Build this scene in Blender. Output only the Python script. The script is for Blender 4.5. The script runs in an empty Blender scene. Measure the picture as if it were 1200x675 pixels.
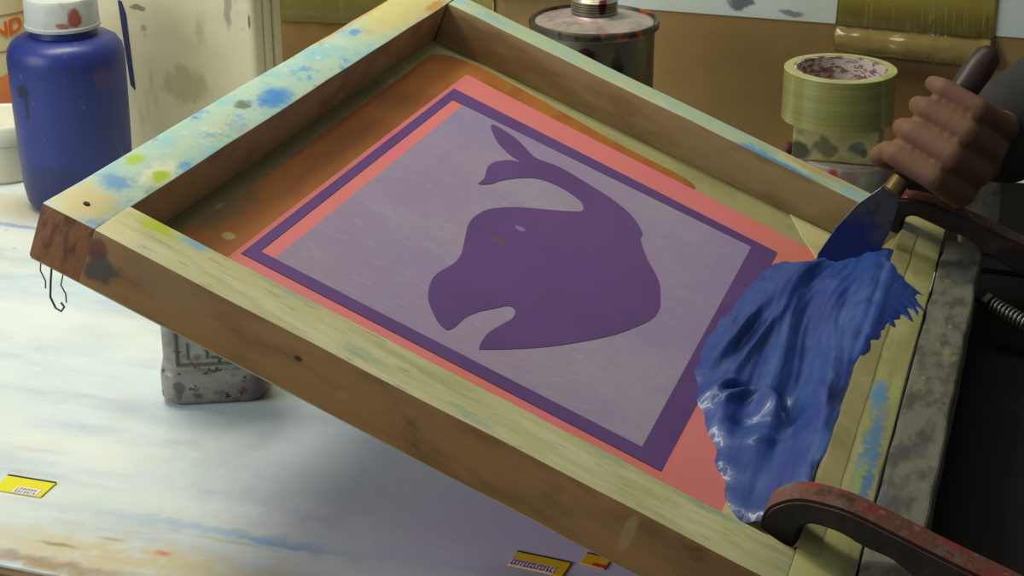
import bpy, bmesh, math, random
from mathutils import Vector, Matrix, Quaternion, noise
random.seed(7)
S = bpy.context.scene
COL = S.collection

# ------------------------------------------------------------------ helpers
def link(o, parent=None):
    COL.objects.link(o)
    if parent: o.parent = parent
    return o

def tag(o, label=None, cat=None, group=None, kind=None):
    if label: o['label'] = label
    if cat: o['category'] = cat
    if group: o['group'] = group
    if kind: o['kind'] = kind
    return o

PSI = -0.31793029579
XH = Vector((math.cos(PSI), math.sin(PSI), 0)); YH = Vector((-math.sin(PSI), math.cos(PSI), 0))
D0 = Vector((0.14878062, 0.70445296, 0))
def W(a, b, z=0.0):                       # bench coordinates: a along the bench, b away from the viewer
    return D0 + XH * a + YH * b + Vector((0, 0, z))

def thing(name, label, cat, a, b, z=0, rz=0, group=None):
    o = bpy.data.objects.new(name, None); o.empty_display_size = 0.05
    link(o); o.location = W(a, b, z); o.rotation_euler = (0, 0, PSI + rz)
    return tag(o, label, cat, group)

def mk(name, bm, mats, parent=None, smooth=False, recalc=True):
    if recalc: bmesh.ops.recalc_face_normals(bm, faces=bm.faces)
    me = bpy.data.meshes.new(name); bm.to_mesh(me); bm.free()
    for m in (mats if isinstance(mats, (list, tuple)) else [mats]): me.materials.append(m)
    if smooth:
        for p in me.polygons: p.use_smooth = True
    return link(bpy.data.objects.new(name, me), parent)

def autosmooth(o, ang=35):
    me = o.data
    bm = bmesh.new(); bm.from_mesh(me)
    for e in bm.edges:
        if len(e.link_faces) == 2 and e.calc_face_angle(0) > math.radians(ang): e.smooth = False
    for f in bm.faces: f.smooth = True
    bm.to_mesh(me); bm.free()
    return o

def box(bm, x0, x1, y0, y1, z0, z1, bevel=0.0, seg=2, cuts=0, jit=0.0, mi=0):
    b = bmesh.new()
    bmesh.ops.create_cube(b, size=1)
    for v in b.verts:
        v.co = Vector((x0 + (v.co.x + .5) * (x1 - x0), y0 + (v.co.y + .5) * (y1 - y0), z0 + (v.co.z + .5) * (z1 - z0)))
    sharp = list(b.edges)
    if cuts:
        L = max(x1 - x0, y1 - y0, z1 - z0)
        ax = 0 if L == x1 - x0 else (1 if L == y1 - y0 else 2)
        ed = [e for e in b.edges if abs((e.verts[0].co - e.verts[1].co)[ax]) > L * .9]
        bmesh.ops.subdivide_edges(b, edges=ed, cuts=cuts)
        sharp = [e for e in b.edges if len(e.link_faces) == 2 and e.calc_face_angle(0) > .5]
    if jit:
        for v in b.verts:
            v.co += Vector((random.uniform(-jit, jit), random.uniform(-jit, jit), random.uniform(-jit, jit)))
    if bevel:
        bmesh.ops.bevel(b, geom=sharp, offset=bevel, segments=seg, profile=.6, affect='EDGES')
    for f in b.faces: f.material_index = mi
    merge(bm, b)
    return bm

def merge(bm, b, M=None):
    if M is not None: bmesh.ops.transform(b, matrix=M, verts=b.verts)
    me = bpy.data.meshes.new('tmp'); b.to_mesh(me); b.free()
    bm.from_mesh(me); bpy.data.meshes.remove(me)

def lathe(bm, prof, n=64, cx=0, cy=0, mi=0, closed=False):
    rings = []
    for r, z in prof:
        if r < 1e-6: rings.append([bm.verts.new((cx, cy, z))])
        else: rings.append([bm.verts.new((cx + r * math.cos(2 * math.pi * i / n), cy + r * math.sin(2 * math.pi * i / n), z)) for i in range(n)])
    pairs = list(zip(rings, rings[1:])) + ([(rings[-1], rings[0])] if closed else [])
    for A, B in pairs:
        for i in range(n):
            j = (i + 1) % n
            if len(A) == 1 and len(B) == 1: continue
            if len(A) == 1: f = bm.faces.new((A[0], B[i], B[j]))
            elif len(B) == 1: f = bm.faces.new((A[i], A[j], B[0]))
            else: f = bm.faces.new((A[i], A[j], B[j], B[i]))
            f.material_index = mi
    return bm

def tube(bm, pts, rad, n=10, cap=True):
    pts = [Vector(p) for p in pts]
    if not isinstance(rad, (list, tuple)): rad = [rad] * len(pts)
    rings = []; prev = None
    for i, p in enumerate(pts):
        t = (pts[min(i + 1, len(pts) - 1)] - pts[max(i - 1, 0)]).normalized()
        if prev is None:
            u = t.orthogonal().normalized()
        else:
            u = (prev - t * prev.dot(t)).normalized()
        prev = u; w = t.cross(u)
        rings.append([bm.verts.new(p + (u * math.cos(2 * math.pi * k / n) + w * math.sin(2 * math.pi * k / n)) * rad[i]) for k in range(n)])
    for A, B in zip(rings, rings[1:]):
        for i in range(n):
            bm.faces.new((A[i], A[(i + 1) % n], B[(i + 1) % n], B[i]))
    if cap:
        bm.faces.new(list(reversed(rings[0]))); bm.faces.new(rings[-1])
    return bm

def prism(bm, poly, z0, z1, axis='z', holes=None, mi=0):
    """extrude a polygon; axis z: (x,y) at z0..z1, axis y: poly is (x,z) and z0..z1 is y"""
    def P(p, h): return (p[0], p[1], h) if axis == 'z' else (p[0], h, p[1])
    loops = [poly] + (holes or [])
    b = bmesh.new(); es = []
    for lp in loops:
        vs = [b.verts.new(P(p, z1)) for p in lp]
        es += [b.edges.new((vs[i], vs[(i + 1) % len(vs)])) for i in range(len(vs))]
    bmesh.ops.triangle_fill(b, use_beauty=True, use_dissolve=False, edges=es)
    r = bmesh.ops.extrude_face_region(b, geom=list(b.faces))
    d = Vector((0, 0, z0 - z1)) if axis == 'z' else Vector((0, z0 - z1, 0))
    for v in [g for g in r['geom'] if isinstance(g, bmesh.types.BMVert)]: v.co += d
    for f in b.faces: f.material_index = mi
    merge(bm, b)
    return bm

def spline(pts, n=6, closed=True):
    out = []; N = len(pts)
    rng = range(N) if closed else range(N - 1)
    for i in rng:
        g = lambda k: Vector((*pts[k % N], 0)) if closed else Vector((*pts[max(0, min(N - 1, k))], 0))
        p0, p1, p2, p3 = g(i - 1), g(i), g(i + 1), g(i + 2)
        for k in range(n):
            t = k / n
            q = .5 * ((2 * p1) + (p2 - p0) * t + (2 * p0 - 5 * p1 + 4 * p2 - p3) * t * t + (3 * p1 - p0 - 3 * p2 + p3) * t ** 3)
            out.append((q.x, q.y))
    if not closed: out.append(tuple(pts[-1]))
    return out

def srgb(r, g, b):
    f = lambda c: (c / 255 / 12.92) if c / 255 <= .04045 else ((c / 255 + .055) / 1.055) ** 2.4
    return (f(r), f(g), f(b), 1)

def mat(name, base, rough=.5, metal=0., layers=(), blobs=(), bump=None, coat=0., alpha=1., trans=0., spec=.5, ior=1.45, sss=0., soft=.6, rscale=70):
    """layers: (colour, scale xyz, lo, hi[, amount, seed]) noise patches; blobs: (colour, centre, radius[, amount, ragged]) stains or tints of their own shape"""
    m = bpy.data.materials.new(name); m.use_nodes = True
    nt = m.node_tree; N = nt.nodes; Lk = nt.links
    p = N['Principled BSDF']
    tc = N.new('ShaderNodeTexCoord')
    rgb = N.new('ShaderNodeRGB'); rgb.outputs[0].default_value = base
    cur = rgb.outputs[0]
    def mixin(cur, col, fac):
        mx = N.new('ShaderNodeMix'); mx.data_type = 'RGBA'
        Lk.new(fac, mx.inputs[0]); Lk.new(cur, mx.inputs[6]); mx.inputs[7].default_value = col
        return mx.outputs[2]
    for k, l in enumerate(layers):
        col, sc, lo, hi = l[:4]; amt = l[4] if len(l) > 4 else 1; sd = l[5] if len(l) > 5 else k * 3.7
        mp = N.new('ShaderNodeMapping'); Lk.new(tc.outputs['Object'], mp.inputs[0])
        mp.inputs['Scale'].default_value = sc if isinstance(sc, (tuple, list)) else (sc, sc, sc)
        mp.inputs['Location'].default_value = (sd, sd * .7, sd * 1.3)
        nz = N.new('ShaderNodeTexNoise'); nz.inputs['Scale'].default_value = 1; nz.inputs['Detail'].default_value = 5; nz.inputs['Roughness'].default_value = .6
        Lk.new(mp.outputs[0], nz.inputs['Vector'])
        mr = N.new('ShaderNodeMapRange'); mr.interpolation_type = 'SMOOTHSTEP'
        mr.inputs[1].default_value = lo; mr.inputs[2].default_value = hi; mr.inputs[3].default_value = 0; mr.inputs[4].default_value = amt
        Lk.new(nz.outputs[0], mr.inputs[0])
        cur = mixin(cur, col, mr.outputs[0])
    if blobs:
        nz = N.new('ShaderNodeTexNoise'); nz.inputs['Scale'].default_value = rscale; nz.inputs['Detail'].default_value = 4
        Lk.new(tc.outputs['Object'], nz.inputs['Vector'])
        sb = N.new('ShaderNodeVectorMath'); sb.operation = 'SUBTRACT'; sb.inputs[1].default_value = (.5, .5, .5)
        Lk.new(nz.outputs['Color'], sb.inputs[0])
    for bl in blobs:
        col, c, r = bl[:3]; amt = bl[3] if len(bl) > 3 else 1; rag = bl[4] if len(bl) > 4 else 1.2
        r3 = r if isinstance(r, (tuple, list)) else (r, r, r)
        rm = min(r3)
        mad = N.new('ShaderNodeVectorMath'); mad.operation = 'MULTIPLY_ADD'
        Lk.new(sb.outputs[0], mad.inputs[0]); mad.inputs[1].default_value = (rag * rm,) * 3; Lk.new(tc.outputs['Object'], mad.inputs[2])
        s2 = N.new('ShaderNodeVectorMath'); s2.operation = 'SUBTRACT'; Lk.new(mad.outputs[0], s2.inputs[0]); s2.inputs[1].default_value = c
        dv = N.new('ShaderNodeVectorMath'); dv.operation = 'DIVIDE'; Lk.new(s2.outputs[0], dv.inputs[0]); dv.inputs[1].default_value = r3
        ln = N.new('ShaderNodeVectorMath'); ln.operation = 'LENGTH'; Lk.new(dv.outputs[0], ln.inputs[0])
        mr = N.new('ShaderNodeMapRange'); mr.interpolation_type = 'SMOOTHSTEP'
        mr.inputs[1].default_value = 1.0; mr.inputs[2].default_value = soft; mr.inputs[3].default_value = 0; mr.inputs[4].default_value = amt
        Lk.new(ln.outputs['Value'], mr.inputs[0])
        cur = mixin(cur, col, mr.outputs[0])
    Lk.new(cur, p.inputs['Base Color'])
    p.inputs['Roughness'].default_value = rough; p.inputs['Metallic'].default_value = metal
    p.inputs['Coat Weight'].default_value = coat; p.inputs['Coat Roughness'].default_value = .12
    p.inputs['Alpha'].default_value = alpha; p.inputs['Transmission Weight'].default_value = trans
    p.inputs['Specular IOR Level'].default_value = spec; p.inputs['IOR'].default_value = ior
    if sss:
        p.inputs['Subsurface Weight'].default_value = sss; p.inputs['Subsurface Radius'].default_value = (.01, .004, .002)
    if bump:
        sc, st = bump[:2]
        mp = N.new('ShaderNodeMapping'); Lk.new(tc.outputs['Object'], mp.inputs[0])
        mp.inputs['Scale'].default_value = sc if isinstance(sc, (tuple, list)) else (sc, sc, sc)
        nz = N.new('ShaderNodeTexNoise'); nz.inputs['Scale'].default_value = 1; nz.inputs['Detail'].default_value = 4
        Lk.new(mp.outputs[0], nz.inputs['Vector'])
        bp = N.new('ShaderNodeBump'); bp.inputs['Strength'].default_value = st; bp.inputs['Distance'].default_value = bump[2] if len(bump) > 2 else .001
        Lk.new(nz.outputs[0], bp.inputs['Height']); Lk.new(bp.outputs[0], p.inputs['Normal'])
    return m

# ------------------------------------------------------------------ the room
m_floor = mat('floor_concrete', srgb(110, 104, 96), .8, layers=[(srgb(80, 76, 70), 3, .45, .7)])
m_wall = mat('wall_plaster', srgb(120, 112, 92), .9, layers=[(srgb(100, 92, 74), 2, .4, .7, .6)])
bm = bmesh.new(); box(bm, -2.2, 2.6, -2.2, 2.4, -.86, -.80)
fl = mk('floor', bm, m_floor); tag(fl, 'grey concrete floor under the work table', kind='structure')
bm = bmesh.new(); box(bm, -2.2, 2.6, 2.05, 2.15, -.80, 1.9)
wb = mk('wall_back', bm, m_wall); tag(wb, 'dull plaster wall behind the work table', kind='structure')
wb.location = (0, 0, 0)

# ------------------------------------------------------------------ work table
TA0, TA1, TB0, TB1 = -1.15, .52, -.0165, .90
pale = srgb(220, 225, 216)
m_table = mat('painted_table_top', pale, .55, layers=[
    (srgb(190, 208, 206), (5, 9, 5), .3, .8, .9),
    (srgb(204, 204, 180), (4, 7, 4), .38, .85, .8, 11),
    (srgb(164, 184, 194), (9, 26, 9), .45, .85, .8, 23),
    (srgb(176, 172, 184), (12, 34, 12), .46, .82, .7, 5),
    (srgb(150, 146, 140), (60, 60, 60), .68, .78, .5, 31)],
    blobs=[(srgb(150, 176, 196), (-.33, .055, 0), (.14, .010, .02), .75, 2.5),
           (srgb(120, 160, 200), (-.315, .052, 0), (.05, .005, .02), .7, 2),
           (srgb(202, 186, 140), (-.38, .010, 0), (.22, .032, .03), .9, 2.0), (srgb(150, 124, 80), (-.43, -.008, 0), (.10, .010, .03), .8, 2.0), (srgb(170, 150, 104), (-.30, .006, 0), (.05, .004, .03), .7, 2.0),
           (srgb(150, 178, 120), (-.34, .046, 0), (.04, .0035, .02), .5, 2.5),
           (srgb(140, 110, 70), (-.437, .012, 0), (.02, .003, .02), .7, 2.5),
           (srgb(206, 110, 90), (-.375, .022, 0), (.008, .004, .01), .8, 2),
           (srgb(150, 150, 138), (-.41, .027, 0), (.012, .0025, .01), .7, 2),
           (srgb(184, 162, 200), (-.17, .14, 0), (.26, .19, .05), .95, .8), (srgb(166, 176, 196), (-.30, .20, 0), (.20, .17, .05), .5, .8),  # broad lavender and grey blobs paint the screen's shade into the table colour
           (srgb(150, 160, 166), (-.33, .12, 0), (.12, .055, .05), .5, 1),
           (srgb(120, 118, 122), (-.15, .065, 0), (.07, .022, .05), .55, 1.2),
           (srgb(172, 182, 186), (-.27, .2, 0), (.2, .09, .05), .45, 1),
           (srgb(206, 190, 150), (-.78, .50, 0), (.2, .05, .05), .7, 1.2),
           (srgb(128, 140, 190), (-.76, .455, 0), (.09, .006, .02), .7, 2),
           (srgb(170, 198, 202), (-.62, .34, 0), (.2, .04, .03), .4, 1.4)],
    bump=(60, .15), soft=.1, rscale=90)
m_tedge = mat('raw_table_edge', srgb(120, 96, 58), .8, layers=[(srgb(80, 62, 38), (8, 60, 60), .4, .65)], bump=((12, 120, 120), .4))
tb = thing('work_table', 'white paint-stained wooden work table under the tilted screen', 'table', -.3, .45, -.80)
def tl(bm): bmesh.ops.translate(bm, vec=(.3, -.45, .80), verts=bm.verts); return bm
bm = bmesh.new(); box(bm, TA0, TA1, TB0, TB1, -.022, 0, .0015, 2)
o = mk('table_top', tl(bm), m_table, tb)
# keep stain and tint coordinates in bench units: object origin at the bench origin
o.data.transform(Matrix.Translation((-.3, .45, -.80))); o.location = (.3, -.45, .80)
bm = bmesh.new(); box(bm, TA0, TA1, TB0 - .0065, TB0 - .0002, -.026, -.0012, .0012)
mk('edge_strip', tl(bm), m_tedge, tb)['label'] = 'raw brown wood strip along the front edge'
bm = bmesh.new(); box(bm, TA0 + .03, TA1 - .03, TB0 + .005, TB0 + .027, -.10, -.0225, .002)
mk('apron', tl(bm), m_tedge, tb)
for a_ in (TA0 + .05, TA1 - .1):
    for b_ in (TB0 + .03, TB1 - .08):
        bm = bmesh.new(); box(bm, a_, a_ + .05, b_, b_ + .05, -.80, -.0225, .004)
        mk('leg', tl(bm), m_tedge, tb)

# ------------------------------------------------------------------ printing screen (frame, mesh, stencil)
L_, W_, BL, BN, BF, BR, HH = .4567, .5563, .0320, .0366, .0290, .0320, .0340
EX = Vector((.88521685, -.29131953, -.36266247)); EY = YH.copy(); EZ = Vector((.34448744, -.11336874, .93192056))
FO = W(-.4133, 0, .2173)
scr = bpy.data.objects.new('printing_screen', None); link(scr)
R3 = Matrix((EX, EY, EZ)).transposed()
scr.matrix_world = Matrix.Translation(FO) @ R3.to_4x4()
tag(scr, 'tilted wooden screen printing frame with purple whale stencil on its mesh', 'printing screen')

wood_side = srgb(150, 112, 62)
m_side = mat('stained_wood_side', wood_side, .6, layers=[
    (srgb(120, 84, 46), (14, 50, 50), .42, .66, .8), (srgb(146, 112, 66), (6, 18, 40), .52, .7, .6), (srgb(86, 44, 24), (18, 18, 30), .62, .74, .6, 9)],
    blobs=[(srgb(60, 66, 60), (.041, 0, -.02), (.014, .02, .012), .8, 1.5), (srgb(96, 44, 26), (.034, 0, -.010), (.010, .02, .008), .8, 1.3),
           (srgb(158, 134, 88), (.346, 0, -.014), (.004, .02, .014), .7, .8), (srgb(150, 122, 76), (.185, 0, -.02), (.004, .02, .004), .7),
           (srgb(140, 118, 78), (.075, 0, -.012), (.03, .02, .008), .5), (srgb(60, 38, 16), (.157, 0, -.013), (.003, .02, .002), .9)],
    bump=((14, 150, 150), .25))
m_end = mat('end_grain', srgb(148, 100, 60), .75, layers=[(srgb(100, 62, 36), (90, 90, 40), .45, .62, .9), (srgb(138, 96, 60), (120, 120, 60), .58, .68, .7)], bump=(160, .5))
m_nt = mat('near_rail_paint', srgb(192, 188, 134), .55, rscale=160, soft=.3, layers=[
    (srgb(160, 160, 104), (10, 60, 60), .45, .66, .7), (srgb(206, 200, 156), (14, 70, 70), .5, .66, .8, 8), (srgb(140, 172, 140), (18, 50, 50), .58, .7, .6, 17),
    (srgb(176, 140, 82), (26, 80, 80), .64, .74, .6, 3), (srgb(130, 120, 76), (40, 260, 90), .58, .68, .5, 37)],
    blobs=[(srgb(172, 186, 20), (.052, .031, 0), (.016, .012, .01), .95, 1.2), (srgb(110, 168, 190), (.073, .032, 0), (.013, .006, .01), .8, 1.4),
           (srgb(206, 196, 138), (.035, .012, 0), (.02, .014, .02), .6), (srgb(120, 160, 140), (.13, .033, 0), (.03, .004, .01), .5, 1.6),
           (srgb(120, 165, 145), (.38, .033, 0), (.03, .004, .01), .6, 1.8)],
    bump=((20, 150, 150), .2))
m_lt = mat('left_rail_paint', srgb(186, 210, 184), .5, rscale=160, soft=.35, layers=[
    (srgb(150, 200, 198), (40, 24, 30), .42, .64, .9), (srgb(96, 166, 212), (60, 36, 30), .55, .66, .85, 5), (srgb(206, 206, 160), (30, 12, 30), .54, .7, .7, 13),
    (srgb(120, 160, 130), (50, 40, 50), .6, .7, .5, 21), (srgb(110, 120, 110), (170, 110, 90), .64, .70, .6, 37), (srgb(216, 222, 206), (130, 70, 90), .60, .68, .6, 41)],
    blobs=[(srgb(216, 196, 128), (.014, .02, 0), (.024, .03, .02), .9, 1), (srgb(84, 140, 200), (.013, .052, 0), (.012, .013, .01), .7, 1.4),
           (srgb(170, 200, 30), (.007, .083, 0), (.006, .012, .01), .9, 1), (srgb(232, 232, 190), (.024, .083, 0), (.010, .028, .01), .9, 1.3),
           (srgb(176, 200, 30), (.026, .079, 0), (.006, .014, .01), .95, 1.2),
           (srgb(96, 104, 96), (.013, .206, 0), (.006, .012, .01), .8, 1.6), (srgb(70, 140, 205), (.022, .235, 0), (.012, .026, .01), .85, 1.4),
           (srgb(216, 200, 120), (.014, .47, 0), (.03, .11, .02), .85, 1), (srgb(204, 140, 50), (.028, .51, 0), (.006, .03, .01), .8, 1.4),
           (srgb(80, 150, 210), (.01, .39, 0), (.005, .012, .01), .8), (srgb(205, 160, 80), (.001, .40, 0), (.003, .1, .01), .6)],
    bump=((70, 20, 70), .2))
m_ft = mat('far_rail_paint', srgb(176, 190, 150), .55, rscale=160, soft=.35, layers=[
    (srgb(140, 186, 190), (16, 40, 40), .48, .64, .8), (srgb(206, 200, 150), (20, 40, 40), .54, .68, .7, 6), (srgb(150, 170, 110), (22, 40, 40), .56, .66, .5, 15)],
    blobs=[(srgb(60, 140, 200), (.32, .528, -.002), (.045, .007, .01), .9, 1.2), (srgb(70, 140, 190), (.30, .530, 0), (.02, .012, .01), .7, 1.6),
           (srgb(200, 150, 80), (.35, .548, 0), (.04, .008, .01), .6, 1.4)])
m_rt = mat('right_rail_paint', srgb(178, 174, 112), .5, rscale=200, soft=.3, layers=[
    (srgb(150, 148, 88), (50, 12, 40), .48, .66, .8), (srgb(192, 186, 130), (40, 16, 40), .56, .68, .7, 7)],
    blobs=[(srgb(66, 140, 190), (.4475, .16, 0), (.008, .10, .01), .8, 2.2), (srgb(80, 150, 205), (.443, .24, 0), (.007, .03, .01), .8, 1.8),
           (srgb(176, 196, 60), (.447, .13, 0), (.006, .04, .01), .7, 2.2), (srgb(70, 120, 190), (.450, .13, 0), (.004, .03, .01), .7, 2.5),
           (srgb(190, 196, 120), (.452, .26, 0), (.005, .03, .01), .7, 2)], coat=.3)
m_inside = mat('inner_rail_wood', srgb(166, 144, 94), .65, layers=[
    (srgb(140, 110, 68), (12, 20, 40), .45, .64, .8), (srgb(150, 136, 84), (10, 20, 40), .55, .7, .6, 6), (srgb(150, 88, 54), (10, 10, 30), .62, .74, .4, 14)],
    bump=((16, 16, 120), .2))

def rail(name, x0, x1, y0, y1, top, sides, lab=None, cuts=14):
    bm = bmesh.new(); box(bm, x0, x1, y0, y1, -HH, 0, .0018, 2, cuts=cuts, jit=.00035)
    bm.normal_update()
    for f in bm.faces:
        n = f.normal
        f.material_index = 0 if n.z > .55 else sides(n)
    o = mk(name, bm, [top, m_side, m_inside, m_end], scr)
    autosmooth(o, 50)
    if lab: o['label'] = lab
    return o
rail('rail', 0, BL, 0, W_, m_lt, lambda n: 3 if n.y < -.5 else (2 if n.x > .5 else 1), 'wooden rail splashed with pale green and blue paint')
rail('rail', BL - .0012, L_ - BR + .0004, 0, BN, m_nt, lambda n: 2 if n.y > .5 else 1, 'wooden rail with bare brown side and olive top')
rail('rail', BL + .0003, L_ - BR - .0003, W_ - BF, W_, m_ft, lambda n: 2 if n.y < -.5 else 1, 'thin pale wooden rail edged with blue paint')
rail('rail', L_ - BR, L_, 0, W_, m_rt, lambda n: 2 if n.x < -.5 else 1, 'wooden rail covered in glossy tape with blue paint flecks')

m_mesh = mat('screen_fabric', srgb(162, 156, 104), .6, layers=[(srgb(140, 134, 84), (14, 14, 14), .45, .65, .7)],
    blobs=[(srgb(96, 82, 48), (.036, .25, -HH), (.012, .24, .02), .7, 1.5), (srgb(104, 88, 50), (.05, .06, -HH), (.03, .05, .02), .6, 1.5)])  # dark olive blobs: shade beside the left rail painted into the fabric
bm = bmesh.new(); box(bm, .001, L_ - .001, .001, W_ - .001, -HH - .0008, -HH + .0002)
mk('screen_mesh', bm, m_mesh, scr)
ZM = -HH + .0002
m_or = mat('orange_emulsion', srgb(172, 106, 44), .5, layers=[(srgb(142, 84, 40), (20, 8, 20), .4, .66, .9), (srgb(168, 122, 56), (30, 10, 30), .54, .7, .7, 5), (srgb(122, 56, 30), (60, 24, 50), .64, .74, .7, 9)],
    blobs=[(srgb(112, 98, 56), (.046, .14, ZM), (.012, .05, .02), .7, 1.5), (srgb(196, 184, 124), (.063, .112, ZM), (.0045, .006, .01), .8, .6), (srgb(140, 56, 30), (.0435, .33, ZM), (.003, .18, .02), .6, 2)])
orp = spline([(.046, .055), (.043, .10), (.0445, .184), (.0426, .29), (.0423, .383), (.0415, .46), (.044, .505), (.0747, .5205), (.1207, .5155), (.20, .5035), (.27, .496), (.25, .46), (.16, .40), (.12, .2), (.11, .05)], 5)
bm = bmesh.new(); prism(bm, orp, ZM - .0001, ZM + .0002); mk('emulsion_stain', bm, m_or, scr)
m_pk = mat('salmon_emulsion', srgb(222, 126, 122), .5, layers=[(srgb(214, 120, 88), (8, 10, 8), .45, .66, .8), (srgb(224, 112, 140), (10, 12, 10), .52, .7, .5, 4)])
pk = [(.0738, .058), (.0738, .37), (.0742, .491), (.076, .4935), (.10, .4915), (.2, .488), (.3, .485), (.385, .482), (.387, .4), (.387, .058)]
bm = bmesh.new(); prism(bm, pk, ZM, ZM + .0004); mk('emulsion', bm, m_pk, scr)
m_lav = mat('open_mesh_fabric', srgb(150, 134, 162), .55, layers=[
    (srgb(160, 150, 162), (7, 9, 7), .42, .66, .8), (srgb(140, 136, 172), (12, 5, 10), .5, .7, .6, 6), (srgb(160, 138, 152), (5, 5, 5), .5, .68, .5, 12),
    (srgb(140, 126, 160), (300, 60, 100), .50, .68, .30, 3), (srgb(178, 170, 190), (60, 300, 100), .52, .68, .28, 8)])
bm = bmesh.new(); prism(bm, [(.0932, .1125), (.0932, .4357), (.3309, .4357), (.3309, .1125)], ZM + .0001, ZM + .0006); mk('open_mesh', bm, m_lav, scr)
m_pu = mat('purple_stencil', srgb(100, 68, 126), .5, layers=[(srgb(90, 60, 114), (10, 10, 10), .42, .66, .8), (srgb(106, 68, 122), (8, 8, 8), .54, .7, .6, 7)],
    blobs=[(srgb(118, 74, 70), (.186, .262, ZM), (.007, .005, .01), .7, 1.2), (srgb(150, 134, 160), (.191, .292, ZM), (.005, .004, .01), .7, 1.5)])
bm = bmesh.new(); prism(bm, [(.0772, .1005), (.0775, .4565), (.3495, .4475), (.3465, .0985)], ZM + .0002, ZM + .0008, holes=[[(.0838, .1125), (.0842, .4357), (.3309, .4357), (.3309, .1125)]])
mk('stencil_border', bm, m_pu, scr)
wh = [(.1206,.4265),(.1371,.4252),(.1504,.4173),(.1636,.4075),(.1818,.4114),(.2068,.4069),(.2301,.4006),(.2485,.3884),(.2596,.3726),(.2618,.3598),(.2732,.3374),(.2875,.3152),(.2952,.2909),(.2981,.2752),(.2965,.2561),(.2846,.2216),(.2683,.1898),(.2482,.158),(.2255,.1299),(.2214,.1289),(.2201,.1476),(.2232,.1641),(.2259,.1778),(.2241,.1878),(.2193,.189),(.2138,.179),(.2072,.1653),(.2033,.1514),(.2024,.1374),(.2001,.1296),(.1929,.1328),(.183,.1447),(.1771,.1551),(.1723,.1714),(.1716,.1862),(.1746,.206),(.1739,.2218),(.1684,.2427),(.163,.2649),(.163,.2834),(.1671,.2993),(.1788,.3184),(.1962,.3366),(.2114,.3533),(.2161,.3615),(.2129,.3717),(.2036,.3777),(.1905,.3804),(.1768,.3766),(.1663,.3638),(.1577,.3461),(.1544,.334),(.1476,.3246),(.1475,.3374),(.1432,.3563),(.1444,.3698),(.1516,.3841),(.1576,.3887),(.1474,.3921),(.1325,.4045)]
bm = bmesh.new(); prism(bm, spline(wh, 4), ZM + .0003, ZM + .0009); o = mk('whale_stencil', bm, m_pu, scr)
o['label'] = 'purple whale shape with forked tail'

# clear packing tape over the inner right corner of the screen
m_tape = mat('clear_tape', srgb(212, 204, 146), .28, layers=[(srgb(190, 184, 118), (20, 20, 20), .45, .7, .7)], coat=.4, bump=((30, 30, 30), .5, .003))
bm = bmesh.new()
prism(bm, [(.386, .037), (.386, .30), (.3835, .46), (.36, .497), (.345, .526), (.4243, .5268), (.4243, .037)], ZM + .0003, ZM + .0011)
mk('tape_strip', bm, m_tape, scr)
bm = bmesh.new()                              # strip running up the inner side of the right rail and over its top
prof = [(.408, ZM + .0016), (.4175, -HH + .006), (.4228, -.012), (.4238, -.0030), (.4246, .0008), (.4362, .0007)]
ys = [.038 + i * (.5265 - .038) / 40 for i in range(41)]
g = [[bm.verts.new((x + .0005 * noise.noise((y * 40, k, 0)), y, z + .0003 * noise.noise((y * 60, k, 3)))) for k, (x, z) in enumerate(prof)] for y in ys]
for i in range(40):
    for k in range(len(prof) - 1): bm.faces.new((g[i][k], g[i + 1][k], g[i + 1][k + 1], g[i][k + 1]))
bmesh.ops.solidify(bm, geom=list(bm.faces), thickness=.0005)
autosmooth(mk('tape_strip', bm, m_tape, scr), 30)
# loose threads under the near left corner
m_thr = mat('thread', srgb(92, 90, 84), .8)
bm = bmesh.new()
tube(bm, [(.012, .004, -HH), (.0145, .003, -HH - .010), (.017, .002, -HH - .018), (.022, .001, -HH - .022), (.026, 0, -HH - .0215), (.027, 0, -HH - .018), (.0245, 0, -HH - .0165)], .0006, 6)
tube(bm, [(.020, .003, -HH), (.021, .002, -HH - .008), (.0255, .001, -HH - .011), (.0275, 0, -HH - .015)], .0004, 6)
tube(bm, [(.006, .003, -HH), (.008, .001, -HH - .005), (.013, 0, -HH - .009), (.014, 0, -HH - .013)], .0004, 6)
mk('loose_thread', bm, m_thr, scr)
bm = bmesh.new(); lathe(bm, [(0, .0006), (.0016, .0006), (.0019, .0002), (.0019, -.001), (0, -.001)], 16, .0155, .0185)
mk('nail', bm, mat('rusty_nail', srgb(60, 50, 42), .5, .7), scr)

# ------------------------------------------------------------------ blue ink
ink_mesh = [(.354,.4302),(.3655,.4342),(.3745,.4524),(.381,.4711),(.3929,.4900),(.4118,.4882),(.4235,.470),(.4245,.43),(.4245,.38),(.4245,.338),(.4240,.29),(.4237,.2405),(.4235,.19),(.4228,.1497),(.4195,.118),(.412,.096),(.404,.088),(.3937,.0905),(.3850,.100),(.3815,.118),(.3721,.133),(.3657,.1535),(.3535,.1748),(.3423,.2047),(.3351,.2415),(.3356,.283),(.34,.3322),(.3435,.3919)]
ink_bar = [(.418,.455),(.424,.446),(.430,.440),(.433,.4325),(.4375,.4300),(.4395,.4245),(.4455,.4205),(.4555,.4135),(.4490,.4120),(.4475,.4060),(.4500,.3995),(.4560,.3905),(.4490,.3940),(.4460,.3935),(.4520,.3840),(.4540,.3770),(.4480,.3830),(.4430,.3845),(.4465,.3740),(.4500,.3655),(.4440,.3700),(.4395,.3690),(.4420,.3590),(.4380,.3540),(.4405,.3430),(.4360,.3440),(.4355,.3320),(.4320,.3260),(.4330,.3120),(.4290,.3060),(.4280,.2800),(.4240,.2700),(.418,.27)]
ink_mesh = spline(ink_mesh, 4)
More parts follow.
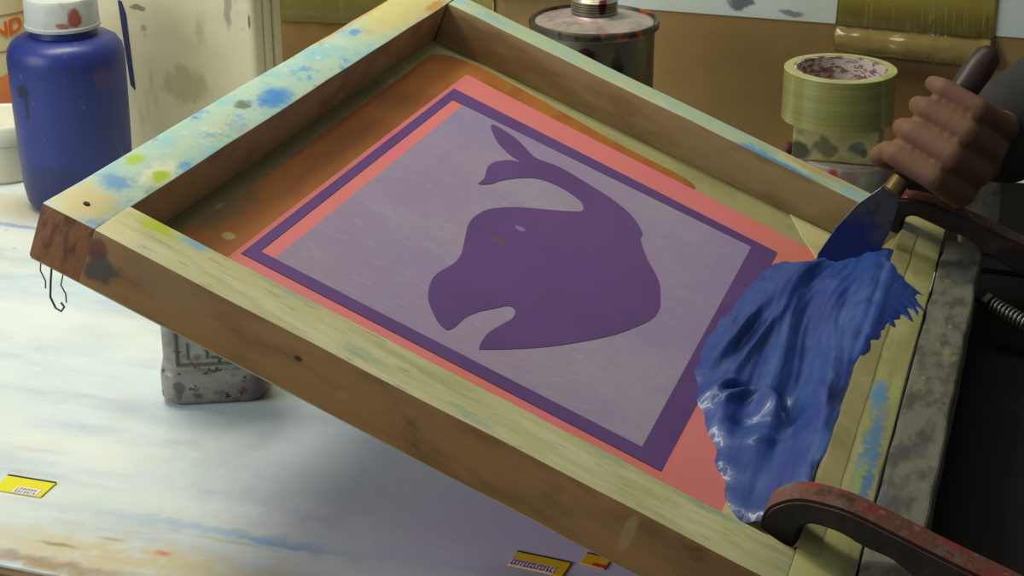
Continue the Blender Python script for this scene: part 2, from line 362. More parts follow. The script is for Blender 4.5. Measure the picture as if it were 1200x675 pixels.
def sdist(poly, x, y):
    ins = False; dm = 9
    n = len(poly); j = n - 1
    for i in range(n):
        xi, yi = poly[i]; xj, yj = poly[j]
        if (yi > y) != (yj > y) and x < (xj - xi) * (y - yi) / (yj - yi) + xi: ins = not ins
        dx, dy = xj - xi, yj - yi; l2 = dx * dx + dy * dy + 1e-12
        t = max(0, min(1, ((x - xi) * dx + (y - yi) * dy) / l2))
        d = math.hypot(x - xi - t * dx, y - yi - t * dy)
        if d < dm: dm = d
        j = i
    return dm if ins else -dm
def sst(a, b, x):
    t = max(0, min(1, (x - a) / (b - a))); return t * t * (3 - 2 * t)
def ink_h(x, y):
    wob = .0030 * noise.noise((x * 55, y * 55, 0)) + .0004 * noise.noise((x * 420, y * 420, 4))
    d = max(sdist(ink_mesh, x, y), sdist(ink_bar, x, y)) + wob
    base = ZM + .0006 + (HH - .0002) * sst(.396, .4285, x)
    up = sst(.408, .432, x)
    # palette-knife strokes sweep along the rail and curve towards the left edge
    u = (x - .335) + .016 * math.sin((y - .12) * 8) + .007 * noise.noise((x * 14, y * 9, 1))
    n1 = noise.noise((u * 75, y * 7, 2)); n2 = noise.noise((u * 260, y * 9, 5)); n3 = noise.noise((u * 620, y * 14, 8))
    mid = sst(.10, .22, y)
    T = (.0058 + .0075 * sst(.335, .385, x)) * (1 - up) + .0020 * up
    T *= .42 + .58 * mid
    h = T * (1 + (.55 * n1 + .10 * n2) * (1 - .6 * up) * (.25 + .75 * mid)) + .00035 * n3 * mid + .0010 * noise.noise((x * 60, y * 50, 6)) * (1 - .5 * up)
    def g(cx, cy, rx, ry, rot=0):
        c, s = math.cos(rot), math.sin(rot)
        p, q = (x - cx) * c + (y - cy) * s, -(x - cx) * s + (y - cy) * c
        return math.exp(-(p / rx) ** 2 - (q / ry) ** 2)
    h += .008 * g(.388, .200, .008, .02, .5) - .017 * g(.397, .213, .005, .012, .4) + .007 * g(.406, .222, .004, .016, .3)
    h += .007 * g(.356, .203, .007, .015, -.5) - .011 * g(.363, .209, .0030, .010, -.6) + .006 * g(.369, .205, .003, .012, -.6)
    h += .005 * g(.350, .29, .003, .045, -.1) - .010 * g(.3565, .29, .0034, .034, -.1) + .005 * g(.3635, .285, .003, .045, -.1)
    h += .004 * g(.40, .37, .008, .06, .05) - .0035 * g(.386, .35, .007, .07, .05)
    h += .0035 * g(.390, .165, .015, .006, .5) - .0025 * g(.378, .178, .014, .004, .5) + .0022 * g(.405, .135, .010, .018, .2)
    e = 1 - math.exp(-max(d, 0) / .0050)
    return base + (max(h, .0012) * e if d > 0 else d * 1.4), d
bm = bmesh.new()
st_ = .00125; nx = int((.459 - .33) / st_); ny = int((.502 - .088) / st_)
gv = {}
for i in range(nx):
    for j in range(ny):
        x, y = .33 + i * st_, .088 + j * st_
        z, d = ink_h(x, y)
        if d > -.004: gv[i, j] = (bm.verts.new((x, y, z)), d)
for (i, j) in list(gv):
    q = [(i, j), (i + 1, j), (i + 1, j + 1), (i, j + 1)]
    if all(k in gv for k in q) and max(gv[k][1] for k in q) > -.0012: bm.faces.new([gv[k][0] for k in q])
for v in [v for v in bm.verts if not v.link_faces]: bm.verts.remove(v)
m_ink = mat('blue_ink', srgb(40, 72, 138), .46, layers=[(srgb(30, 56, 128), (40, 9, 30), .42, .64, .9), (srgb(58, 92, 146), (70, 10, 40), .52, .7, .8, 6), (srgb(26, 46, 100), (110, 14, 60), .56, .70, .8, 12)], spec=.5, coat=.18, bump=((500, 40, 200), .3, .0010))
ink = mk('blue_ink', bm, m_ink, None, smooth=True)
ink.matrix_world = scr.matrix_world.copy()
tag(ink, 'thick glossy blob of blue printing ink heaped on the screen beside its right rail', 'ink')

# ------------------------------------------------------------------ hinge: bar, two hook clamps, base, spring
m_greyw = mat('grimy_grey_wood', srgb(104, 102, 86), .6, layers=[(srgb(64, 62, 54), (60, 26, 40), .42, .62, .9), (srgb(132, 132, 92), (50, 18, 30), .54, .68, .7, 4), (srgb(78, 84, 92), (40, 22, 30), .56, .68, .7, 9), (srgb(160, 156, 140), (110, 60, 60), .64, .74, .6, 13)],
    blobs=[(srgb(84, 110, 76), (.026, .32, .0), (.03, .03, .05), .5, 1.5), (srgb(120, 76, 60), (.014, .24, 0), (.006, .05, .05), .5, 2)], bump=((120, 50, 60), .4, .002))
bar = thing('hinge_bar', 'long grimy grey wooden bar running beside the right rail of the screen', 'bar', 0, 0, 0)
bm = bmesh.new(); box(bm, .0135, .0425, -.012, .534, .0145, .0515, .003, 3, cuts=24, jit=.0006)
mk('beam', bm, m_greyw, bar)
bm = bmesh.new(); box(bm, .012, .0135, .02, .52, .018, .047, .0005)
mk('seam_strip', bm, mat('dark_strip', srgb(30, 26, 24), .7), bar)['label'] = 'thin dark strip along the edge'  # near-black strip on the rail side of the beam

m_clampf = mat('rusty_iron_side', srgb(40, 33, 26), .65, .2, layers=[(srgb(66, 46, 32), 45, .5, .68, .8), (srgb(22, 20, 17), 30, .5, .66, .8, 5)], bump=(120, .5, .002))
m_clampt = mat('painted_iron_top', srgb(104, 66, 50), .55, .1, layers=[(srgb(140, 44, 48), (60, 60, 60), .5, .6, .9), (srgb(96, 96, 80), (50, 50, 50), .54, .64, .8, 6), (srgb(54, 44, 36), (90, 90, 90), .56, .64, .8, 12), (srgb(170, 90, 96), (140, 140, 140), .62, .68, .7, 18)], bump=(150, .5, .002))
m_clampg = mat('splattered_iron_top', srgb(110, 46, 44), .5, .1, layers=[(srgb(60, 84, 60), (70, 70, 70), .5, .58, .9), (srgb(150, 44, 54), (80, 80, 80), .54, .62, .8, 6), (srgb(40, 38, 34), (60, 60, 60), .56, .62, .9, 12), (srgb(206, 196, 190), (150, 150, 150), .63, .67, .9, 18)], bump=(150, .5, .002))
prof0 = [(-0.037, 0.069), (-0.0366, 0.0745), (-0.0335, 0.0807), (-0.0275, 0.085), (-0.0215, 0.0875), (-0.015, 0.0884), (-0.005, 0.0877), (0.0083, 0.0852), (0.0299, 0.0772), (0.0598, 0.0657), (0.0892, 0.0552), (0.14, 0.0357), (0.2, 0.0255), (0.232, 0.0135), (0.236, 0.004), (0.2, 0.001), (0.17, 0.004), (0.1, 0.0275), (0.0625, 0.0425), (0.0436, 0.053), (0.034, 0.059), (0.0279, 0.0627), (0.0149, 0.0667), (0.004, 0.072), (-0.007, 0.0745), (-0.0125, 0.0745), (-0.0167, 0.0715), (-0.018, 0.066), (-0.0186, 0.0608), (-0.0225, 0.0595), (-0.029, 0.0625), (-0.0345, 0.066)]
def hook(name, b0, top, label):
    r = thing(name, label, 'clamp', 0, b0, 0, group=None)
    bm = bmesh.new(); prism(bm, spline(prof0, 3), 0, .022, axis='y')
    ed = [e for e in bm.edges if len(e.link_faces) == 2 and e.calc_face_angle(0) > 1.2]
    bmesh.ops.bevel(bm, geom=ed, offset=.0018, segments=2, affect='EDGES')
    bmesh.ops.recalc_face_normals(bm, faces=bm.faces); bm.normal_update()
    for f in bm.faces: f.material_index = 1 if (f.normal.z > .35 and abs(f.normal.y) < .8) else 0
    o = mk('hook_arm', bm, [m_clampf, top], r); autosmooth(o, 40)
    bm = bmesh.new()
    b = bmesh.new(); lathe(b, [(0, 0), (.006, 0), (.0065, .0008), (.0065, .0032), (.0055, .004), (0, .004)], 6)
    merge(bm, b, Matrix.Translation((.205, -.0002, .013)) @ Matrix.Rotation(math.pi / 2, 4, 'X'))
    mk('pivot_bolt', bm, mat('bolt_steel', srgb(96, 94, 88), .4, .8), o)
    return r
hook('hinge_clamp', .0425, m_clampt, 'dark iron hook clamp with reddish paint-caked top gripping the near right corner of the screen')
hook('hinge_clamp', .513, m_clampg, 'dark iron hook clamp splattered red and green at the far end of the grey bar')

m_black = mat('shade_black', srgb(13, 12, 10), .8, .0, layers=[(srgb(20, 19, 17), 20, .5, .7, .7)], spec=.2)  # near-black colour stands in for the dark void and shade here
hb = thing('dark_bed', 'near-black bed standing in for the dark shaded area right of the grey wooden bar', 'machine bed', .2, .27, 0)
bm = bmesh.new(); box(bm, -.184, .31, -.278, .52, 0, .004, .001)
mk('base_plate', bm, m_black, hb)
bm = bmesh.new(); box(bm, -.09, .30, -.19, .232, .0042, .010, .0015)
mk('step_plate', bm, m_black, hb)
bm = bmesh.new(); box(bm, -.236, .31, .325, .545, .0042, .009, .001); mk('rear_shade_plate', bm, m_black, hb)  # added plate that darkens the white table at the far right
gb = thing('metal_block', 'upright grimy grey block standing behind the far hinge clamp', 'block', .0335, .640, .0092, rz=.1)
bm = bmesh.new(); box(bm, -.015, .015, -.018, .018, 0, .075, .003, 3, cuts=6, jit=.0004); autosmooth(mk('block', bm, m_greyw, gb), 45)
m_spring = mat('spring_steel', srgb(150, 148, 138), .35, .9)
sp = thing('coil_spring', 'steel coil spring on a rod between the grey bar and the black base', 'spring', .0430, .470, .034)
sp.rotation_euler = (0, math.radians(9), PSI - .55)
bm = bmesh.new()
pts = []
for i in range(16 * 22):
    t = i / (16 * 22 - 1); an = i / 16 * 2 * math.pi
    pts.append((.014 + t * .075, .0056 * math.cos(an), .0056 * math.sin(an)))
tube(bm, pts, .0011, 6); mk('coil', bm, m_spring, sp, smooth=True)
bm = bmesh.new(); tube(bm, [(0, 0, 0), (.10, 0, 0)], .0032, 14); rod = mk('rod', bm, mat('rod_steel', srgb(70, 68, 62), .45, .8), sp)
bm = bmesh.new(); b = bmesh.new(); lathe(b, [(.0033, 0), (.0075, 0), (.0078, .0005), (.0078, .0045), (.0070, .005), (.0033, .005)], 6)
merge(bm, b, Matrix.Translation((.0075, 0, 0)) @ Matrix.Rotation(math.pi / 2, 4, 'Y')); mk('nut', bm, mat('nut_steel', srgb(90, 88, 74), .4, .8), rod)

# ------------------------------------------------------------------ blue bottle
def speckle(c, s): return (c, (s, s, s), .66, .70, .9)
m_blue = mat('blue_plastic', srgb(38, 50, 116), .38, layers=[(srgb(30, 40, 98), (8, 8, 14), .42, .66, .8), speckle(srgb(84, 94, 150), 120)],
    blobs=[(srgb(20, 22, 52), (-.018, -.055, .108), (.009, .02, .008), .85, 1.5), (srgb(22, 26, 60), (-.014, -.055, .094), (.003, .02, .014), .8, 1), (srgb(96, 36, 50), (-.013, -.055, .083), (.002, .02, .006), .7, 1),
           (srgb(120, 62, 74), (.053, -.02, .116), (.01, .02, .012), .25, 1.5), (srgb(34, 42, 72), (0, -.06, .022), (.06, .03, .03), .6, 1)])
m_cap = mat('grey_white_cap', srgb(186, 188, 178), .45, layers=[(srgb(150, 152, 146), (40, 40, 30), .5, .7, .7)], blobs=[(srgb(150, 60, 30), (.029, -.022, .165), (.008, .012, .008), .9, 1.6), (srgb(150, 76, 40), (.020, -.030, .159), (.008, .01, .003), .8, 1.5)])
bt = thing('ink_bottle', 'royal blue plastic ink bottle with a white screw cap', 'bottle', -.7345, .526, 0)
bt.scale = (.845, .845, 1.05)
bm = bmesh.new()
lathe(bm, [(0, .001), (.044, .001), (.050, .0025), (.0535, .008), (.056, .020), (.0575, .05), (.0585, .09), (.0590, .122), (.0588, .1295), (.0572, .136), (.053, .1412), (.046, .1446), (.037, .146), (.034, .147), (.033, .152), (0, .152)], 96)
mk('body', bm, m_blue, bt, smooth=True); autosmooth(bt.children[0], 40)
bm = bmesh.new()
lathe(bm, [(0, .1785), (.032, .1785), (.0352, .1775), (.0365, .175), (.0368, .156), (.0378, .1555), (.0378, .1535), (.0372, .1525), (.034, .1523), (0, .1523)], 96)
autosmooth(mk('cap', bm, m_cap, bt), 40)

# ------------------------------------------------------------------ white pot and lettered bucket at the left edge
m_pot = mat('white_plastic', srgb(214, 212, 190), .5, layers=[(srgb(190, 186, 150), (20, 20, 30), .45, .7, .6)])
pt = thing('plastic_pot', 'small white plastic pot at the left edge behind the blue bottle', 'pot', -.846, .575, 0)
bm = bmesh.new(); lathe(bm, [(0, 0), (.036, 0), (.0385, .003), (.040, .036), (0, .036)], 64); autosmooth(mk('body', bm, m_pot, pt))
bm = bmesh.new(); lathe(bm, [(.0405, .0365), (.0425, .037), (.043, .040), (.043, .052), (.0415, .0545), (.038, .055), (.036, .0535), (0, .0535), (0, .0365)], 64); autosmooth(mk('lid', bm, m_pot, pt))

m_buck = mat('cream_bucket', srgb(206, 196, 150), .45, layers=[(srgb(190, 180, 130), 10, .45, .7, .6)])
m_orange = mat('orange_print', srgb(206, 120, 26), .5, layers=[(srgb(190, 96, 24), 16, .45, .65, .7)])
bkR = .085; bkc = (-.988, .745)
bk = thing('plastic_bucket', 'cream bucket with orange lettering behind the white pot', 'bucket', bkc[0], bkc[1], 0)
bm = bmesh.new(); lathe(bm, [(0, .001), (bkR - .006, .001), (bkR - .002, .004), (bkR, .02), (bkR, .15), (0, .15)], 96); autosmooth(mk('body', bm, m_buck, bk))
bm = bmesh.new(); lathe(bm, [(0, .1505), (bkR + .002, .1505), (bkR + .004, .152), (bkR + .004, .163), (bkR + .001, .166), (bkR - .006, .166), (bkR - .008, .163), (0, .163)], 96)
autosmooth(mk('lid', bm, m_buck, bk))
bm = bmesh.new()                                                   # wavy orange panel low on the bucket
n = 60; lo = []; hi = []
for i in range(n + 1):
    an = math.radians(-175 + 190 * i / n); r = bkR + .0006
    zt = .062 + .012 * math.sin(an * 3 + 1.2)
    lo.append(bm.verts.new((r * math.cos(an), r * math.sin(an), .022))); hi.append(bm.verts.new((r * math.cos(an), r * math.sin(an), zt)))
for i in range(n): bm.faces.new((lo[i], lo[i + 1], hi[i + 1], hi[i]))
bmesh.ops.solidify(bm, geom=list(bm.faces), thickness=.0004)
mk('label_panel', bm, m_orange, bk, smooth=True)
bm = bmesh.new()
for zz in (.078, .114):
    lathe(bm, [(bkR - .0005, zz), (bkR + .0006, zz), (bkR + .0006, zz + .0014), (bkR - .0005, zz + .0014)], 96, closed=True)
mk('label_line', bm, mat('brown_line', srgb(150, 116, 70), .6), bk)
def text_mesh(txt, size):
    cu = bpy.data.curves.new('txt', 'FONT'); cu.body = txt; cu.size = size; cu.extrude = .0004; cu.offset = .0006
    ob = bpy.data.objects.new('txt', cu); COL.objects.link(ob)
    dg = bpy.context.evaluated_depsgraph_get(); me = bpy.data.meshes.new_from_object(ob.evaluated_get(dg))
    bpy.data.objects.remove(ob); bpy.data.curves.remove(cu)
    bm = bmesh.new(); bm.from_mesh(me); bpy.data.meshes.remove(me)
    return bm
tm = text_mesh('OND', .021)
TXT_ANG = math.radians(-52)
for v in tm.verts:
    an = TXT_ANG + (v.co.x - .0) / bkR
    r = bkR + .0006 + v.co.z; zt = .0875 + v.co.y + .004 * v.co.x / .02
    v.co = Vector((r * math.cos(an), r * math.sin(an), zt))
mk('lettering', tm, mat('orange_ink', srgb(206, 98, 24), .5), bk.children[0])

# ------------------------------------------------------------------ beige canister
m_can = mat('beige_plastic', srgb(216, 208, 170), .5, layers=[(srgb(196, 188, 144), (10, 10, 14), .46, .68, .7), (srgb(160, 150, 110), (30, 30, 8), .6, .72, .5, 6), (srgb(120, 110, 90), (90, 90, 40), .69, .74, .7, 12)],
    blobs=[(srgb(176, 130, 110), (-.038, -.045, .136), (.004, .02, .004), .7, 1.2), (srgb(110, 100, 70), (-.043, -.045, .154), (.010, .02, .0035), .8, 2.4),
           (srgb(110, 96, 84), (.048, -.045, .17), (.005, .02, .035), .55, 1.6), (srgb(80, 80, 70), (.0685, -.045, .15), (.0015, .02, .008), .8, 1),
           (srgb(156, 146, 96), (-.0, -.045, .085), (.03, .02, .02), .45, 1.5)], bump=(30, .1))
cn = thing('canister', 'large beige plastic canister standing behind the blue bottle', 'canister', -.6765, .670, 0)
bm = bmesh.new(); box(bm, -.108, .074, -.045, .012, 0, .27, .008, 4); 
o = mk('body', bm, m_can, cn); autosmooth(o, 40)
bm = bmesh.new(); box(bm, .0742, .0775, -.030, -.022, .004, .266, .0012, 2); o = mk('side_rib', bm, m_can, cn); autosmooth(o, 40)
bm = bmesh.new(); box(bm, .0742, .0770, -.012, -.006, .004, .266, .0012, 2); o = mk('side_rib', bm, m_can, cn); autosmooth(o, 40)
bm = bmesh.new(); prism(bm, [(-.0620, .160), (-.0590, .1595), (-.0555, .148), (-.0525, .077), (-.0565, .081), (-.0595, .12)], -.0462, -.0449, axis='y')
mk('side_mark', bm, mat('dark_blue_mark', srgb(34, 40, 84), .5), cn)['label'] = 'narrow dark blue vertical strip'
bm = bmesh.new(); lathe(bm, [(.026, .2702), (.030, .2702), (.031, .272), (.031, .291), (.029, .293), (0, .293), (0, .2702)], 48, -.065, -.0165); autosmooth(mk('cap', bm, m_can, cn))
bm = bmesh.new(); tube(bm, [(-.02, -.0165, .268), (-.016, -.0165, .295), (-.004, -.0165, .305), (.04, -.0165, .305), (.052, -.0165, .295), (.056, -.0165, .268)], .009, 14); mk('handle', bm, m_can, cn, smooth=True)

# ------------------------------------------------------------------ solvent can behind the frame
m_tin = mat('grimy_tin', srgb(128, 122, 104), .38, .75, layers=[(srgb(84, 80, 66), (20, 20, 8), .44, .66, .9), (srgb(120, 108, 60), (30, 30, 20), .55, .7, .6, 5)],
    blobs=[(srgb(96, 12, 28), (-.006, -.058, .12), (.0035, .02, .035), .95, .8), (srgb(70, 20, 36), (.008, -.058, .142), (.010, .02, .007), .9, 1.2),
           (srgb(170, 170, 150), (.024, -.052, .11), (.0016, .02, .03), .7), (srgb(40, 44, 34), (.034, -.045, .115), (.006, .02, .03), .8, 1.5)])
m_tint = mat('stained_tin_top', srgb(176, 166, 150), .45, .35, layers=[(srgb(150, 120, 126), (40, 40, 40), .46, .64, .8), (srgb(140, 140, 96), (50, 50, 50), .54, .66, .7, 7), (srgb(80, 70, 60), (90, 90, 90), .62, .7, .7, 13)])
m_rim = mat('tin_rim', srgb(96, 90, 78), .4, .6, layers=[(srgb(190, 100, 50), (40, 40, 40), .60, .66, .9), (srgb(40, 36, 32), (40, 40, 40), .5, .6, .8, 6)])
sc = thing('solvent_can', 'grimy round tin can with a threaded neck and dark red drips behind the far rail', 'can', -.3080, .688, 0)
sc.scale = (.96, .96, 1)
bm = bmesh.new(); lathe(bm, [(0, .001), (.053, .001), (.0555, .003), (.0565, .006), (.055, .009), (.055, .153), (.0566, .1545), (0, .1545)], 96); autosmooth(mk('body', bm, m_tin, sc), 40)
bm = bmesh.new(); lathe(bm, [(.054, .1548), (.0585, .1548), (.0592, .157), (.0592, .1598), (.058, .1615), (.0562, .1615), (.0552, .159), (.054, .1585)], 96, closed=True); autosmooth(mk('rim', bm, m_rim, sc), 40)
bm = bmesh.new(); lathe(bm, [(0, .157), (.0535, .157), (.0535, .1592), (.045, .1605), (.034, .163), (.024, .1645), (.022, .1665), (0, .1665)], 96); autosmooth(mk('lid', bm, m_tint, sc), 40)
bm = bmesh.new()
pr_ = [(.0195, .1668)]
for k in range(5):
    z = .1682 + k * .0022; pr_ += [(.0196, z), (.0212, z + .0007), (.0212, z + .0014), (.0196, z + .0021)]
pr_ += [(.0190, .180), (.0175, .181), (.0165, .180), (.0160, .168), (.018, .1668)]
lathe(bm, pr_, 64, closed=True)
m_neck = mat('neck_metal', srgb(170, 166, 140), .35, .8, blobs=[(srgb(110, 16, 34), (.012, -.016, .178), (.004, .01, .012), .95, 1)])
autosmooth(mk('neck', bm, m_neck, sc), 60)
bm = bmesh.new(); lathe(bm, [(0, .172), (.0158, .172), (.0158, .1765), (.014, .178), (0, .1785)], 48); mk('stopper', bm, m_tint, [c for c in sc.children if c.name.startswith('neck')][0])

# ------------------------------------------------------------------ tape roll, wood block, tub under it, red stick
TBZ = .0
m_tub = mat('stained_white_tub', srgb(150, 146, 128), .55, layers=[(srgb(120, 112, 96), 24, .48, .66, .8)], blobs=[(srgb(150, 24, 44), (-.008, -.043, .030), (.007, .02, .012), .95, 1.2), (srgb(120, 70, 80), (.005, -.043, .028), (.012, .02, .012), .6, 1.5)])
ub = thing('plastic_tub', 'low off-white tub with a red stain supporting the wood block', 'tub', -.0885, .752, 0)
bm = bmesh.new(); lathe(bm, [(0, 0), (.036, 0), (.039, .002), (.041, .028), (0, .028)], 64); autosmooth(mk('body', bm, m_tub, ub))
bm = bmesh.new(); lathe(bm, [(0, .0283), (.0415, .0283), (.043, .0295), (.043, .0385), (.0415, .040), (0, .040)], 64); autosmooth(mk('lid', bm, m_tub, ub))
m_blk = mat('paint_scuffed_wood', srgb(190, 178, 120), .6, layers=[(srgb(146, 142, 92), (20, 40, 40), .46, .62, .9), (srgb(150, 140, 90), (50, 50, 50), .54, .66, .7, 7)],
    blobs=[(srgb(56, 62, 40), (-.034, -.03, .008), (.018, .03, .011), .92, 1), (srgb(84, 84, 56), (-.008, -.03, .012), (.014, .02, .012), .75, 1.4), (srgb(50, 76, 76), (.020, -.03, .016), (.010, .02, .007), .8, 1.6), (srgb(100, 62, 36), (.025, -.03, .011), (.004, .02, .005), .8, 1)])
wbk = thing('wood_block', 'paint-scuffed wooden block under the roll of packing tape', 'block', -.0985, .752, .0403, rz=.03)
bm = bmesh.new(); box(bm, -.0375, .0375, -.028, .028, 0, .0325, .003, 3, cuts=6, jit=.0004); autosmooth(mk('block', bm, m_blk, wbk), 45)
tr = thing('tape_roll', 'roll of olive brown packing tape lying on the wood block', 'tape', -.1015, .752, .0730)
m_rt1 = mat('brown_tape_wound', srgb(150, 148, 84), .28, layers=[(srgb(130, 128, 70), (3, 3, 300), .42, .6, .7)], coat=.5)
m_rt2 = mat('tape_edge', srgb(176, 176, 116), .5, layers=[(srgb(150, 150, 90), 40, .45, .65, .8)])
bm = bmesh.new()
R0, R1, HT = .0490, .0405, .0455
pfl = [(R0, .0006), (R0, HT - .0006), (R0 - .0006, HT), (R1, HT), (R1, 0), (R0 - .0006, 0)]
lathe(bm, pfl, 96, closed=True); bm.normal_update()
bmesh.ops.recalc_face_normals(bm, faces=bm.faces)
for f in bm.faces: f.material_index = 1 if abs(f.normal.z) > .6 else 0
autosmooth(mk('tape_winding', bm, [m_rt1, m_rt2], tr), 40)
m_core = mat('printed_card_core', srgb(196, 184, 172), .7, layers=[(srgb(130, 56, 78), (110, 110, 260), .51, .55, .85), (srgb(90, 84, 80), (130, 130, 300), .56, .60, .7, 9)])
bm = bmesh.new(); lathe(bm, [(R1 - .0002, .0004), (R1 - .0002, HT - .0004), (R1 - .0024, HT - .0004), (R1 - .0024, .0004)], 96, closed=True)
autosmooth(mk('core', bm, m_core, tr), 40)
rs = thing('paint_stick', 'short dark red stick poking out left of the wood block', 'stick', -.148, .742, .0, rz=.0)
bm = bmesh.new(); tube(bm, [(-.025, .012, .006), (.0, .006, .030), (.009, .002, .046)], [.0048, .005, .0046], 12)
mk('shaft', bm, mat('dark_red_wood', srgb(92, 36, 28), .6, layers=[(srgb(60, 24, 20), 60, .5, .65, .8)]), rs, smooth=True)

# ------------------------------------------------------------------ cardboard backboard, paper and tape
m_card = mat('brown_board', srgb(142, 112, 62), .6, layers=[(srgb(126, 98, 50), (6, 6, 10), .42, .66, .8), (srgb(150, 116, 66), (14, 14, 20), .55, .7, .5, 5), (srgb(70, 52, 28), (60, 60, 70), .70, .75, .8, 11)])
BB = .853
bd = thing('backboard', 'brown board standing upright along the back edge of the table', 'board', -.2, BB, 0)
bm = bmesh.new(); box(bm, -.92, .72, 0, .012, 0, .42, .001); mk('panel', bm, m_card, bd)
bm = bmesh.new(); box(bm, -.92, .72, .0122, .0322, .0, .05, .002); mk('foot', bm, m_card, bd)
m_paper = mat('white_paper', srgb(196, 204, 192), .7, layers=[(srgb(184, 186, 160), (5, 5, 8), .45, .65, .6)],
    blobs=[(srgb(80, 84, 92), (.005, 0, .146), (.016, .01, .008), .9, 2.2), (srgb(90, 94, 100), (-.05, 0, .16), (.02, .01, .006), .8, 2.4), (srgb(96, 104, 112), (.052, 0, .139), (.014, .01, .004), .8, 2.4),
           (srgb(84, 104, 110), (.098, 0, .147), (.003, .01, .018), .85, 1.4), (srgb(96, 104, 120), (.106, 0, .145), (.006, .01, .010), .8, 2.4), (srgb(110, 112, 116), (.03, 0, .162), (.004, .01, .012), .7, 2)])
pp = thing('paper_sheet', 'white paper with grey brush marks pinned on the backboard', 'paper', -.215, BB - .0008, 0)
bm = bmesh.new(); box(bm, -.150, .38, -.0005, .0002, .1325, .36); mk('sheet', bm, m_paper, pp)
m_pt = mat('olive_packing_tape', srgb(190, 174, 84), .25, layers=[(srgb(176, 158, 72), (6, 6, 12), .45, .68, .7), (srgb(100, 84, 34), (70, 70, 70), .70, .74, .8, 7)], coat=.5, bump=((16, 16, 50), .3, .003))
def wavy_strip(name, a0, a1, rows, parent, m, amp=.0006, n=60, seed=0):
    bm = bmesh.new(); g = []
    for i in range(n + 1):
        t = i / n; a = a0 + (a1 - a0) * t
        g.append([bm.verts.new((a + .0015 * noise.noise((k * 1.7, t * 6, seed)), y + amp * noise.noise((a * 60, z * 60, seed)) , z + dz * t + .0008 * noise.noise((a * 90, k, seed + 2)))) for k, (y, z, dz) in enumerate(rows)])
    for i in range(n):
        for k in range(len(rows) - 1): bm.faces.new((g[i][k], g[i + 1][k], g[i + 1][k + 1], g[i][k + 1]))
    bmesh.ops.solidify(bm, geom=list(bm.faces), thickness=.0004)
    return mk(name, bm, m, parent, smooth=True)
pt1 = thing('packing_tape', 'olive packing tape strip with shiny folded lower edge above the tape roll', 'tape', 0, BB - .003, 0)
wavy_strip('upper_strip', -.1215, .0205, [(-.0004, .26, 0), (-.0004, .20, 0), (-.0006, .16, 0), (-.0008, .1325, -.002)], pt1, m_pt, .0005)
m_clr = mat('clear_packing_tape', srgb(176, 154, 84), .10, coat=1, bump=((20, 20, 60), .5, .004), layers=[(srgb(130, 108, 52), (10, 10, 20), .45, .65, .7)])
wavy_strip('loose_edge', -.1215, .0200, [(-.0018, .1322, -.002), (-.0040, .1295, -.003), (-.0085, .1262, -.004), (-.0125, .1225, -.005), (-.0130, .1150, -.005), (-.0110, .1095, -.004)], pt1, m_clr, .0030, seed=5)
pt2 = thing('packing_tape', 'wide olive packing tape stuck on the backboard right of the beige canister', 'tape', 0, BB - .002, 0)
wavy_strip('strip', -.72, -.455, [(-.0004, .26, 0), (-.0006, .2, 0), (-.0008, .16, 0), (-.0008, .125, .004), (-.0004, .090, .012)], pt2, m_pt, .0012, seed=9)
tp = thing('maroon_strip', 'dark maroon strip at the top of the backboard left of the white paper', 'strip', 0, BB - .003, 0)
bm = bmesh.new(); box(bm, -.45, -.362, -.004, .0025, .1375, .17, .001); mk('strip', bm, mat('maroon_paint', srgb(70, 24, 34), .6, layers=[(srgb(50, 20, 26), 20, .45, .65, .7)]), tp)

# ------------------------------------------------------------------ plastic bottle under the frame
m_jar = mat('spattered_clear_plastic', srgb(142, 140, 128), .45, layers=[(srgb(116, 112, 104), (24, 24, 40), .44, .62, .8), (srgb(160, 160, 146), (36, 36, 36), .55, .68, .6, 5), (srgb(104, 76, 88), (60, 60, 60), .56, .66, .8, 11), (srgb(48, 44, 44), (130, 130, 130), .60, .64, .9, 17), (srgb(70, 66, 62), (50, 50, 90), .60, .68, .8, 27), (srgb(200, 200, 190), (170, 170, 170), .69, .71, .7, 23)],
    blobs=[(srgb(74, 76, 74), (-.022, -.024, .014), (.006, .02, .006), .8, 1.2), (srgb(104, 72, 86), (.03, -.02, .012), (.016, .03, .014), .65, 1.6)], bump=(90, .2), coat=.2)
m_jar2 = mat('clear_plastic_panel', srgb(158, 164, 140), .4, layers=[(srgb(130, 134, 112), (30, 30, 20), .46, .64, .8)])
jr = thing('plastic_bottle', 'ink-spattered grey plastic bottle standing under the left end of the screen', 'bottle', -.4445, .224, 0, rz=math.radians(25))
def rrect(w, d, r, n=8):
    P = []
    for cx, cy, a0 in ((w - r, d - r, 0), (-w + r, d - r, 90), (-w + r, -d + r, 180), (w - r, -d + r, 270)):
        for k in range(n + 1):
            a = math.radians(a0 + 90 * k / n); P.append((cx + r * math.cos(a), cy + r * math.sin(a)))
    return P
def loft(bm, secs):
    rings = [[bm.verts.new((x, y, z)) for x, y in P] for P, z in secs]
    n = len(rings[0])
    for A, B in zip(rings, rings[1:]):
        for i in range(n): bm.faces.new((A[i], A[(i + 1) % n], B[(i + 1) % n], B[i]))
    bm.faces.new(list(reversed(rings[0]))); bm.faces.new(rings[-1])
    return bm
bm = bmesh.new()
loft(bm, [(rrect(.031, .021, .011), 0), (rrect(.034, .024, .012), .002), (rrect(.0355, .0255, .012), .006), (rrect(.0355, .0255, .012), .0215), (rrect(.0345, .0245, .012), .0245), (rrect(.0330, .0230, .011), .0255),
          (rrect(.0330, .0230, .011), .09), (rrect(.0335, .0235, .011), .092), (rrect(.034, .024, .012), .10), (rrect(.031, .022, .012), .112), (rrect(.022, .018, .012), .124), (rrect(.015, .015, .0148), .130), (rrect(.014, .014, .0138), .136)])
